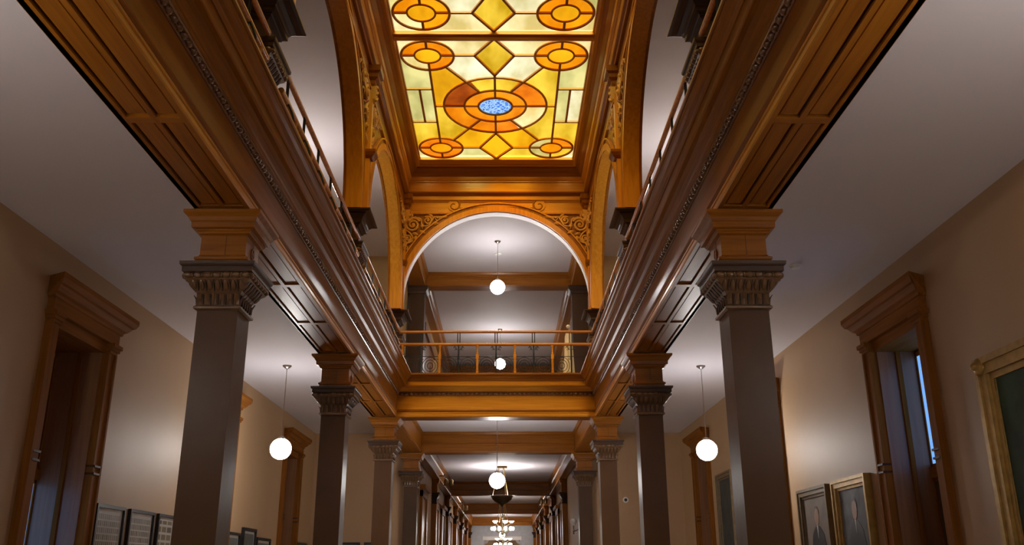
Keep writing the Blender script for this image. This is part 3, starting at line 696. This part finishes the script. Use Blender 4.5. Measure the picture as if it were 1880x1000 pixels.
def skylight(yc, label, flip=1):
    r = thing('stained_glass_panel', label, 'skylight', (0, yc, 13.93), 'skylight panels')
    HU, HV = 2.40, 3.32; RC = .66; CU, CV = 1.68, 2.57
    def poly(pts, mat, z, nm='pane'):
        n = len(pts)
        part(nm, MB().prism(pts, lambda u, v: (u, yc+v, z), lambda u, v: (u, yc+v, z+.008)), GL[mat], r)
    def sector(cu, cv, a0, b0, a1, b1, t0, t1, mat, z, n=8):
        pts = [(cu+a1*math.cos(t0+(t1-t0)*i/n), cv+b1*math.sin(t0+(t1-t0)*i/n)) for i in range(n+1)]
        if a0 < .01: pts = pts + [(cu, cv)]
        else: pts += [(cu+a0*math.cos(t1+(t0-t1)*i/n), cv+b0*math.sin(t1+(t0-t1)*i/n)) for i in range(n+1)]
        poly(pts, mat, z)
    ZG = 13.945
    for su in (-1, 1):
        for sv in (-1, 1):          # sv = -1 is the side near the viewer
            cs = sv*flip
            Q = lambda *p: [(su*u, sv*v) for u, v in p]
            poly(Q((1.68,.92),(HU,.92),(HU,2.57),(1.68,2.57)), 'green' if cs < 0 else 'yellow', ZG)
            poly(Q((1.68,2.57),(HU,2.57),(HU,HV),(1.68,HV)), 'pale', ZG)
            poly(Q((0,.1),(1.68,0),(1.68,2.70)), ('gold' if su < 0 else 'yellow') if cs < 0 else 'yellow', ZG)
            poly(Q((0,.1),(1.68,2.70),(1.02,2.57),(.5,2.57),(0,1.62)), 'white' if cs < 0 else 'gold', ZG)
            poly(Q((.5,2.57),(1.68,2.57),(1.68,HV),(0,HV)), 'pale' if cs < 0 else ('green' if su < 0 else 'yellow'), ZG)
            poly(Q((0,1.62),(.5,2.57),(0,HV)), 'yellow' if cs < 0 else 'gold', ZG-.001)
            k = 0
            for q in range(4):
                cm = 'amber' if cs < 0 else 'orange'
                if (su, cs, q) in ((1, 1, 2), (1, 1, 1)): cm = 'green'
                if (su, cs, q) == (-1, -1, 1): cm = 'pale'
                if (su, cs, q) == (1, 1, 0): cm = 'yellow'
                sector(su*CU, sv*CV, .33, .33, RC, RC, q*PI/2, (q+1)*PI/2, cm, ZG-.012)
            sector(su*CU, sv*CV, 0, 0, .33, .33, 0, 2*PI, 'gold' if cs < 0 else 'amber', ZG-.02, 24)
        poly([(su*1.68,-.92),(su*2.03,-.92),(su*2.03,.92),(su*1.68,.92)], 'green', ZG)
        poly([(su*2.03,-.92),(su*HU,-.92),(su*HU,.92),(su*2.03,.92)], 'green' if su < 0 else 'white', ZG)
    dg = math.atan2(.83/.87, .44/.86)
    an = [0, dg, PI/2, PI-dg, PI, PI+dg, 1.5*PI, 2*PI-dg, 2*PI]
    for k, cm in enumerate(('pale', 'orange', 'amber', 'amber', 'red', 'yellow', 'yellow', 'orange')):
        sector(0, 0, .86, .87, 1.43, 1.53, an[k], an[k+1], cm, ZG-.012)
    for k in range(4): sector(0, 0, .47, .47, .86, .87, k*PI/2, (k+1)*PI/2, 'amber', ZG-.02)
    sector(0, 0, 0, 0, .47, .47, 0, 2*PI, 'blue', ZG-.028, 28)
    # cames
    def bar(u0, v0, u1, v1, w=.030, z=13.912):
        d = Vector((u1-u0, v1-v0)); d.normalize(); nx, ny = -d.y*w, d.x*w
        part('came', MB().prism([(u0+nx, v0+ny), (u1+nx, v1+ny), (u1-nx, v1-ny), (u0-nx, v0-ny)], lambda u, v: (u, yc+v, z-.02), lambda u, v: (u, yc+v, z+.03)), M['came'], r)
    def hoop(cu, cv, a, b, w=.034, z=13.90):
        part('came_ring', MB().tube([(cu+a*math.cos(2*PI*i/40), yc+cv+b*math.sin(2*PI*i/40), z) for i in range(40)], w, 8, True), M['came'], r, True)
    for su in (-1, 1):
        for sv in (-1, 1):
            hoop(su*CU, sv*CV, RC, RC); hoop(su*CU, sv*CV, .33, .33, .026)
            for q in range(4):
                c, s_ = math.cos(q*PI/2), math.sin(q*PI/2)
                bar(su*CU+.33*c, sv*CV+.33*s_, su*CU+RC*c, sv*CV+RC*s_)
            bar(0, sv*1.62, su*.5, sv*2.57); bar(su*.5, sv*2.57, 0, sv*HV); bar(su*.5, sv*2.57, su*1.02, sv*2.57)
            bar(su*.44, sv*.80, su*1.27, sv*2.06); bar(su*1.68, sv*.92, su*HU, sv*.92)
        bar(su*1.68, -1.91, su*1.68, 1.91); bar(su*2.03, -.92, su*2.03, .92); bar(su*.47, 0, su*1.68, 0)
    for sv in (-1, 1): bar(0, sv*.47, 0, sv*1.62)
    hoop(0, 0, 1.43, 1.53, .034); hoop(0, 0, .86, .87, .032); hoop(0, 0, .47, .47, .034)
    return r
skylight(22.12, 'farther stained glass skylight panel with a blue disc at its centre')
skylight(15.17, 'nearer stained glass skylight panel cut off by the top of the view', -1)
skylight(7.3, 'stained glass skylight panel overhead of the viewer, out of view, added for its light')  # extra panel out of view, added to light the atrium

# ---------------------------------------------------------------- balustrades
def balustrade(label, p, u0, u1, step, first_post, plain=False):
    """p(u, d, z): u along, d outwards"""
    r = thing('balustrade', label, 'balustrade', p((u0+u1)/2, 0, 7.15), 'balcony balustrades')
    rp = wpos(r)
    def rail(nm, z, rad):
        part(nm, MB().tube([p(u0, 0, z), p(u1, 0, z)], rad, 10), M['rail'], r, True)
    rail('top_rail', 8.50, .042); rail('hand_rail', 8.11, .05)
    part('ring_bar', MB().tube([p(u0, 0, 7.735), p(u1, 0, 7.735)], .012, 6), M['iron'], r)
    part('foot_bar', MB().tube([p(u0, 0, 7.19), p(u1, 0, 7.19)], .016, 6), M['iron'], r)
    u = first_post; posts = []; k = 0
    while u < u1-.1:
        if u > u0+.02:
            if k % 2 == 0:
                mb = MB()
                for du in (-.035, .035): mb.tube([p(u+du, 0, 8.08), p(u+du, 0, 8.47)], .014, 6)
                mb.tube([p(u, 0, 7.15), p(u, 0, 8.08)], .026, 8)
                po = part('iron_post', mb, M['iron'], r)
                for sg in (-1, 1):
                    c = [(u+sg*(.03+.09*math.sin(t)), 7.95+.11*(1-math.cos(t))) for t in [i*PI/16 for i in range(9)]]
                    c2 = [(u+sg*(.11+.05*math.cos(t)), 7.99+.05*math.sin(t)) for t in [i*PI/6 for i in range(11)]]
                    part('bracket', MB().tube([p(a, 0, b) for a, b in c], .011, 5).tube([p(a, 0, b) for a, b in c2], .009, 5), M['iron'], po)
                # curved stay leaning out under the rail
                part('stay', MB().tube([p(u, .02+.10*math.sin(i*PI/8), 7.5+.075*i) for i in range(9)], .017, 6), M['iron'], po)
            else:
                c = p(u, 0, 0)
                part('baluster', MB().sq([(.035, 7.15), (.035, 7.30)], c[0], c[1]).lathe([(.028, 7.30), (.04, 7.33), (.03, 7.36), (.036, 7.5), (.036, 7.64), (.04, 7.66)], (c[0], c[1], 0), 10)
                     .sq([(.042, 7.66), (.042, 7.80)], c[0], c[1]).lathe([(.032, 7.80), (.04, 7.83), (.026, 7.86), (.024, 7.98), (.03, 8.0), (.045, 8.05), (.05, 8.08)], (c[0], c[1], 0), 10), M['oak_z'], r)
            posts.append(u)
        u += step/2; k += 1
    for a in range(len(posts)-1):
        c = (posts[a]+posts[a+1])/2; w = step/4-.05; zc = 7.455
        mb = MB()
        for f in (1.0, .68, .36):
            rr = w*f
            mb.tube([p(c+rr*math.cos(2*PI*i/18), 0, zc+rr*1.12*math.sin(2*PI*i/18)) for i in range(18)], .0095, 5, True)
        mb.tube([p(c, 0, 7.19), p(c, 0, zc-.02)], .009, 5)
        for sg in (-1, 1):
            for sz in (-1, 1):
                q = [(c+sg*(w+.005-.05*(1-i/8)*math.cos(i*PI/4)), zc+sz*(.225-.05*(1-i/8)*math.sin(i*PI/4))) for i in range(9)]
                mb.tube([p(a_, 0, b_) for a_, b_ in q], .008, 5)
        part('scroll_panel', mb, M['iron'], r)
    return r
YB = 26.24
balustrade('iron and oak balustrade across the far end of the atrium above the cross beam', lambda u, d, z: (u, YB-d, z), -2.92, 2.92, 1.13, -3.39)
for s, sd in ((-1, 'left'), (1, 'right')):
    for y0, y1, nm in ((YC[0]-7.3, YC[0]-.42, 'nearest part'), (YC[0]+.42, YC[1]-.42, 'middle part'), (YC[1]+.42, YC[2]-.36, 'farthest part')):
        balustrade('iron and oak balustrade along the %s balcony, %s' % (sd, nm), lambda u, d, z, s=s: (s*(X-.345-d), u, z), y0, y1, 1.13, y0+.35)

# ---------------------------------------------------------------- pendant globes
def pendant(label, x, y, zc, zg, r=.265):
    p = thing('pendant_globe', label, 'lamp', (x, y, zg-r), 'pendant globe lamps')
    part('canopy', MB().lathe([(.02, zc-.09), (.05, zc-.075), (.115, zc-.02), (.12, zc)], (x, y, 0), 16), M['steel'], p, True)
    part('rod', MB().lathe([(.013, zg+r), (.013, zc-.08)], (x, y, 0), 8), M['steel'], p)
    part('collar', MB().lathe([(.10, zg+r*.93), (.09, zg+r+.03), (.03, zg+r+.06)], (x, y, 0), 14), M['steel'], p, True)
    part('globe', MB().ball(r, (x, y, zg), 24, 14), M['globe'], p, True)
    return p
pendant('white globe lamp hanging in the left aisle', -5.42, 22.9, ZA, 4.57)
pendant('white globe lamp hanging in the right aisle', 5.42, 23.0, ZA, 4.53)
pendant('white globe lamp on a cord in front of the corridor, ground floor', 0, 30.8, ZA, 4.52)
pendant('white globe lamp hanging inside the great arch', 0, 30.95, ZU, 11.42)
pendant('white globe lamp low behind the balustrade in the upper hall', .03, 43.6, ZU, 11.42)
pendant('white globe lamp added to light the left upper gallery, hidden behind the balcony', -5.42, 22.9, ZU, 11.2)  # gallery lamps added out of sight to brighten the upper ceilings
pendant('white globe lamp added to light the right upper gallery, hidden behind the balcony', 5.42, 22.9, ZU, 11.2)
pendant('unseen white globe lamp added to light the left aisle beside the viewer', -5.42, 5.0, ZA, 4.55)  # aisle lamps added outside the view to light the near ceilings
pendant('unseen white globe lamp added to light the right aisle beside the viewer', 5.42, 5.0, ZA, 4.55)
pendant('white globe lamp added to light the corridor end, hidden behind the chandeliers', 0, 87.5, ZA, 4.9)  # hidden lamp added to brighten the end wall

# ---------------------------------------------------------------- corridor chandeliers
def bowl_lamp(x, y):
    b = thing('bowl_lamp', 'dark bronze bowl lamp hung on three rods in the corridor', 'lamp', (x, y, 4.75))
    part('canopy', MB().lathe([(.10, ZA-.12), (.26, ZA-.10), (.28, ZA)], (x, y, 0), 18), M['brass'], b, True)
    part('bowl', MB().lathe([(.02, 4.70), (.06, 4.76), (.10, 4.82), (.30, 4.92), (.48, 5.06), (.52, 5.16), (.56, 5.18), (.56, 5.24), (.50, 5.26), (.44, 5.14), (.10, 5.02)], (x, y, 0), 28), M['bronze'], b, True)
    part('light', MB().lathe([(.40, 5.19), (.40, 5.21)], (x, y, 0), 20), M['uplight'], b)
    for k in range(3):
        a = k*2*PI/3+PI/6+.4
        part('rod', MB().tube([(x+.5*math.cos(a), y+.5*math.sin(a), 5.24), (x+.16*math.cos(a), y+.16*math.sin(a), ZA-.1)], .022, 6), M['brass'], b)
bowl_lamp(.12, 46.4)
def chandelier(x, y, zc, lb):
    c = thing('chandelier', lb, 'chandelier', (x, y, zc-.6), 'corridor chandeliers')
    part('stem', MB().lathe([(.05, zc-.55), (.14, zc-.45), (.10, zc-.35), (.04, zc-.2), (.04, zc+.5), (.09, zc+.6), (.03, zc+.7), (.03, ZA)], (x, y, 0), 10), M['bronze'], c, True)
    for k in range(4):
        a = k*PI/2+.5
        part('chain', MB().tube([(x+.42*math.cos(a), y+.42*math.sin(a), zc+.3), (x+.1*math.cos(a), y+.1*math.sin(a), ZA-.1)], .018, 5), M['brass'], c)
    for k in range(10):
        a = k*2*PI/10; ca, sa = math.cos(a), math.sin(a)
        ar = part('arm', MB().tube([(x+d*ca, y+d*sa, z) for d, z in ((.05, zc-.3), (.3, zc-.38), (.55, zc-.22), (.66, zc-.02))], .02, 5), M['bronze'], c)
        part('lower_globe', MB().ball(.12, (x+.7*ca, y+.7*sa, zc-.12), 10, 8), M['bulb'], ar, True)
        if k % 2 == 0:
            a2 = part('upper_arm', MB().tube([(x+d*ca, y+d*sa, z) for d, z in ((.05, zc), (.3, zc+.05), (.6, zc+.25))], .018, 5), M['bronze'], c)
            part('upper_shade', MB().lathe([(.06, zc+.26), (.19, zc+.38)], (x+.62*ca, y+.62*sa, 0), 10), M['bulb'], a2, True)
chandelier(.1, 64, 4.55, 'branched chandelier of small white globes in the corridor')
chandelier(.1, 82, 4.0, 'farther chandelier low at the bottom edge of the view')

# ---------------------------------------------------------------- spotlights, sconce, sensors
def spot(s, y, z, lb):
    x = s*2.62
    r = thing('spotlight', lb, 'spotlight', (x, y, z), 'corridor spotlights')
    part('track', B(x-.03, x+.03, y-.6, y+.6, z+.22, z+.27), M['black'], r)
    part('arm', MB().tube([(s*2.9, y, z+.25), (x, y, z+.25), (x-s*.02, y, z+.05)], .025, 6), M['black'], r)
    for dx in (0, -s*.24):
        part('can', MB().lathe([(.09, z-.22), (.11, z-.2), (.11, z+.04), (.06, z+.1)], (x-s*.05+dx, y, 0), 14), M['brass'], r, True)
spot(-1, 44, 5.75, 'pair of brass spotlights under the left corridor beam, nearest')
spot(-1, 62, 5.75, 'dark spotlight farther down the left corridor beam')
spot(1, 52, 5.45, 'spotlight under the right corridor beam')
def sconce(x, y, z):
    r = thing('wall_sconce', 'small wall sconce with a frosted globe in the right corridor wall', 'sconce', (x, y, z-.4))
    part('backplate', MB().lathe([(.07, 0), (.09, .02), (.05, .05)], (x+.18, y, z-.25), 12, 'x'), M['bronze'], r)
    part('arm', MB().tube([(x+.2, y, z-.25), (x+.05, y, z-.32), (x, y, z-.25), (x, y, z-.08)], .02, 6), M['bronze'], r)
    part('finial', MB().lathe([(.005, z-.45), (.03, z-.42), (.02, z-.36), (.05, z-.3)], (x, y, 0), 10), M['bronze'], r)
    part('shade', MB().lathe([(.05, z-.1), (.13, z+.02), (.14, z+.1), (.10, z+.17), (.03, z+.19)], (x, y, 0), 14), M['plastic'], r, True)
sconce(3.1, 38.2, 3.5)
sd = thing('smoke_detector', 'round white smoke detector on the right aisle ceiling', 'detector', (5.4, 14.88, ZA-.06))
part('base', MB().lathe([(.11, ZA-.02), (.12, ZA)], (5.4, 14.88, 0), 20), M['plastic'], sd)
part('dome', MB().lathe([(.03, ZA-.065), (.08, ZA-.055), (.10, ZA-.02)], (5.4, 14.88, 0), 20), M['plastic'], sd, True)
sd = thing('ceiling_sensor', 'small round ceiling sensor above the globe inside the great arch', 'detector', (.0, 32.35, ZU-.05))
part('base', MB().lathe([(.13, ZU-.03), (.14, ZU)], (.0, 32.35, 0), 18), M['plastic'], sd)
part('dome', MB().lathe([(.05, ZU-.06), (.10, ZU-.03)], (.0, 32.35, 0), 18), M['plastic'], sd, True)
wc = thing('wall_camera', 'small round dome camera on the right end wall', 'camera', (4.86, Y4-.05, 4.18))
part('base', MB().lathe([(.10, -.05), (.11, -.01), (.11, 0)], (4.86, Y4-.02, 4.18), 16, 'y'), M['plastic'], wc)
part('lens', MB().ball(.06, (4.86, Y4-.07, 4.18), 12, 8), M['black'], wc, True)

# flag standing in the upper hall
fg = thing('furled_flag', 'furled white flag on a pole behind the right end of the balustrade', 'flag', (2.35, 28.4, ZF))
part('pole', MB().lathe([(.018, ZF), (.018, 9.2)], (2.35, 28.4, 0), 8), M['brass'], fg)
part('finial', MB().ball(.07, (2.35, 28.4, 9.24), 12, 8), M['plastic'], fg, True)
fl = [(2.35+r_*math.cos(t), 28.4+r_*math.sin(t)) for t, r_ in [(i*2*PI/20, .10+.035*math.cos(i*2*PI/20*6)) for i in range(20)]]
mb = MB(); vs = []; fs = []
for k, (zz, sc_) in enumerate(((9.1, .5), (8.9, .9), (8.3, 1.1), (7.7, 1.35), (7.3, 1.2))):
    vs += [(2.35+(x-2.35)*sc_, 28.4+(y-28.4)*sc_, zz) for x, y in fl]
for k in range(4):
    for i in range(20): fs.append((k*20+i, k*20+(i+1) % 20, (k+1)*20+(i+1) % 20, (k+1)*20+i))
part('cloth', mb.add(vs, fs), M['plastic'], fg, True)

# ---------------------------------------------------------------- pictures
def print_mat(name, c1, c2, sx, sz):
    m, t, b = nodes(name)
    geo = t.nodes.new('ShaderNodeNewGeometry'); mp = t.nodes.new('ShaderNodeMapping')
    mp.inputs['Rotation'].default_value = (0, 0, 0)
    sep = t.nodes.new('ShaderNodeSeparateXYZ'); cmb = t.nodes.new('ShaderNodeCombineXYZ')
    t.links.new(geo.outputs['Position'], sep.inputs[0]); t.links.new(sep.outputs['Y'], cmb.inputs[0]); t.links.new(sep.outputs['Z'], cmb.inputs[1])
    br = t.nodes.new('ShaderNodeTexBrick'); br.offset = 0.0
    br.inputs['Scale'].default_value = 1; br.inputs['Brick Width'].default_value = sx; br.inputs['Row Height'].default_value = sz
    br.inputs['Mortar Size'].default_value = min(sx, sz)*.16; br.inputs['Color1'].default_value = (*c1, 1); br.inputs['Color2'].default_value = (*c2, 1)
    br.inputs['Mortar'].default_value = (.50, .48, .44, 1)
    t.links.new(cmb.outputs[0], br.inputs['Vector']); t.links.new(br.outputs['Color'], b.inputs['Base Color'])
    setp(b, Roughness=.25); return m
def picture(name, label, s, y0, y1, z0, z1, fw, dep, fmat, cmat, cat='picture', group=None, mat=True, figure=None, tilt=0):
    r = thing(name, label, cat, (s*XW, (y0+y1)/2, z0), group)
    f = lambda d: s*(XW-d)
    part('frame_side', B(f(.005), f(dep), y0, y0+fw, z0, z1), fmat, r); part('frame_side', B(f(.005), f(dep), y1-fw, y1, z0, z1), fmat, r)
    part('frame_top', B(f(.005), f(dep), y0+fw, y1-fw, z1-fw, z1), fmat, r); part('frame_bottom', B(f(.005), f(dep), y0+fw, y1-fw, z0, z0+fw), fmat, r)
    a, b_, c, d = y0+fw, y1-fw, z0+fw, z1-fw
    part('canvas' if not mat else 'mat', B(f(.005), f(dep*.35), a, b_, c, d), M['mat'] if mat else cmat, r)
    if mat:
        g = .07; part('print', B(f(dep*.3), f(dep*.42), a+g, b_-g, c+g, d-g), cmat, r)
    else:
        e = fw*.35
        part('inner_lip', B(f(.005), f(dep*.6), a, a+e, c, d).box(f(.005), f(dep*.6), b_-e, b_, c, d).box(f(.005), f(dep*.6), a+e, b_-e, d-e, d).box(f(.005), f(dep*.6), a+e, b_-e, c, c+e), fmat, r)
        part('outer_lip', B(f(dep), f(dep+.03), y0, y0+fw*.4, z0, z1).box(f(dep), f(dep+.03), y1-fw*.4, y1, z0, z1).box(f(dep), f(dep+.03), y0+fw*.4, y1-fw*.4, z1-fw*.4, z1).box(f(dep), f(dep+.03), y0+fw*.4, y1-fw*.4, z0, z0+fw*.4), fmat, r)
    if figure:
        coat, skin, hair = figure
        yc = (y0+y1)/2; w = (b_-a); h = d-c; x0, x1 = f(dep*.34), f(dep*.40)
        def flat(nm, pts, m, lift=0):
            part(nm, MB().prism(pts, lambda u, v: (x0, yc+u*w, c+v*h), lambda u, v: (f(dep*(.40+lift)), yc+u*w, c+v*h)), m, r)
        flat('painted_coat', [(-.34, 0.0), (.34, 0.0), (.30, .42), (.22, .60), (.08, .68), (-.08, .68), (-.22, .60), (-.30, .42)], coat)
        flat('painted_face', [(.085*math.cos(t), .775+.085*math.sin(t)) for t in [i*2*PI/20 for i in range(20)]], skin, .03)
        flat('painted_hair', [(.095*math.cos(t), .80+.085*math.sin(t)) for t in [i*PI/12 for i in range(13)]], hair, .02)
        flat('painted_collar', [(-.022, .69), (.022, .69), (.0, .56)], M['mat'], .03)
    return r
pr1 = print_mat('portrait_grid_print', (.16, .15, .13), (.28, .27, .24), .085, .12)
pr2 = print_mat('portrait_rows_print', (.12, .11, .09), (.22, .19, .13), .30, .16)
pr3 = paint('dark_photo_print', (.10, .11, .11), .3, .4, 5)
PG = 'framed prints on the left wall'
picture('framed_print', 'black framed composite of small portraits, nearest to the first left window', -1, 16.50, 17.76, 1.25, 2.79, .06, .07, M['black'], pr1, 'picture', PG)
picture('framed_print', 'black framed composite of small portraits, second along the left wall', -1, 18.0, 19.28, 1.25, 2.79, .06, .07, M['black'], pr1, 'picture', PG)
picture('framed_print', 'black framed sheet of larger photo rows partly behind the nearest left column', -1, 19.5, 20.75, 1.25, 2.79, .06, .07, M['black'], pr2, 'picture', PG)
picture('framed_print', 'black framed print just right of the nearest left column', -1, 24.2, 25.63, 1.3, 2.63, .07, .08, M['black'], pr3, 'picture', PG)
picture('framed_print', 'taller dark framed print, highest of the three right of the nearest left column', -1, 25.9, 27.23, 1.3, 2.80, .08, .09, M['black'], pr3, 'picture', PG)
picture('framed_print', 'lower dark framed print beside the far left window recess', -1, 27.4, 29.0, 1.3, 2.59, .08, .08, M['black'], pr3, 'picture', PG)
picture('framed_print', 'dark framed print at the far end of the left wall beyond the window recess', -1, 32.75, 34.3, 1.3, 2.61, .08, .08, M['black'], pr3, 'picture', PG)
skin = paint('painted_skin', (.33, .20, .13), .4); hair = paint('painted_hair', (.07, .045, .03), .4); coat = paint('painted_dark_coat', (.02, .026, .03), .35)
bgA = paint('painted_grey_brown_ground', (.17, .135, .105), .65, .2, 2); bgB = paint('painted_blue_grey_ground', (.10, .105, .115), .65, .4, 3)
bgC = paint('painted_dark_green_ground', (.018, .04, .016), .65, .6, 2.5); bgD = paint('painted_dark_ground', (.035, .035, .028), .65, .4, 2)
picture('portrait_painting', 'portrait of a person in a dark coat in a dull brown frame', 1, 19.05, 20.98, .95, 3.33, .15, .11, M['oldgilt'], bgA, 'painting', 'portraits on the right wall', False, (coat, skin, hair))
picture('portrait_painting', 'portrait of a seated person, gilt frame, beside the right window recess', 1, 16.9, 18.7, .95, 3.33, .15, .12, M['gilt'], bgB, 'painting', 'portraits on the right wall', False, (coat, skin, hair))
big = picture('large_painting', 'large dark green painting in a heavy ornate gilt frame at the right edge', 1, 10.0, 12.4, .7, 4.43, .24, .14, M['gilt'], bgC, 'painting', None, False)
for z in (4.31, .82):
    for y in (10.12, 12.28):
        part('corner_ornament', MB().ball(.13, (XW-.15, y, z), 12, 8, (.5, 1, 1)).ball(.06, (XW-.21, y, z), 8, 6), M['gilt'], big, True)
part('painted_curtain', MB().prism([(11.05, 1.2), (11.5, 1.2), (11.35, 4.1), (11.0, 4.1)], lambda y, z: (XW-.045, y, z), lambda y, z: (XW-.065, y, z)), paint('painted_green_drape', (.05, .10, .02), .35, .5, 4), big)
picture('large_painting', 'tall dark painting in a thin gilt frame between the right column and the far globe', 1, 27.0, 28.95, 1.3, 4.48, .15, .11, M['oldgilt'], bgD, 'painting', None, False)
# pictures on the left end wall, only their top edges in view
for k, (x0, x1, lb) in enumerate(((-6.0, -5.15, 'left'), (-5.0, -4.2, 'right'))):
    r = thing('end_wall_print', 'black framed print on the left aisle end wall, %s one' % lb, 'picture', ((x0+x1)/2, Y4-.02, 1.4), 'prints on the end wall')
    part('frame', B(x0, x1, Y4-.09, Y4-.03, 2.58, 2.66).box(x0, x1, Y4-.09, Y4-.03, 1.4, 1.48).box(x0, x0+.08, Y4-.09, Y4-.03, 1.48, 2.58).box(x1-.08, x1, Y4-.09, Y4-.03, 1.48, 2.58), M['black'], r)
    part('print', B(x0+.08, x1-.08, Y4-.06, Y4-.03, 1.48, 2.58), pr3, r)
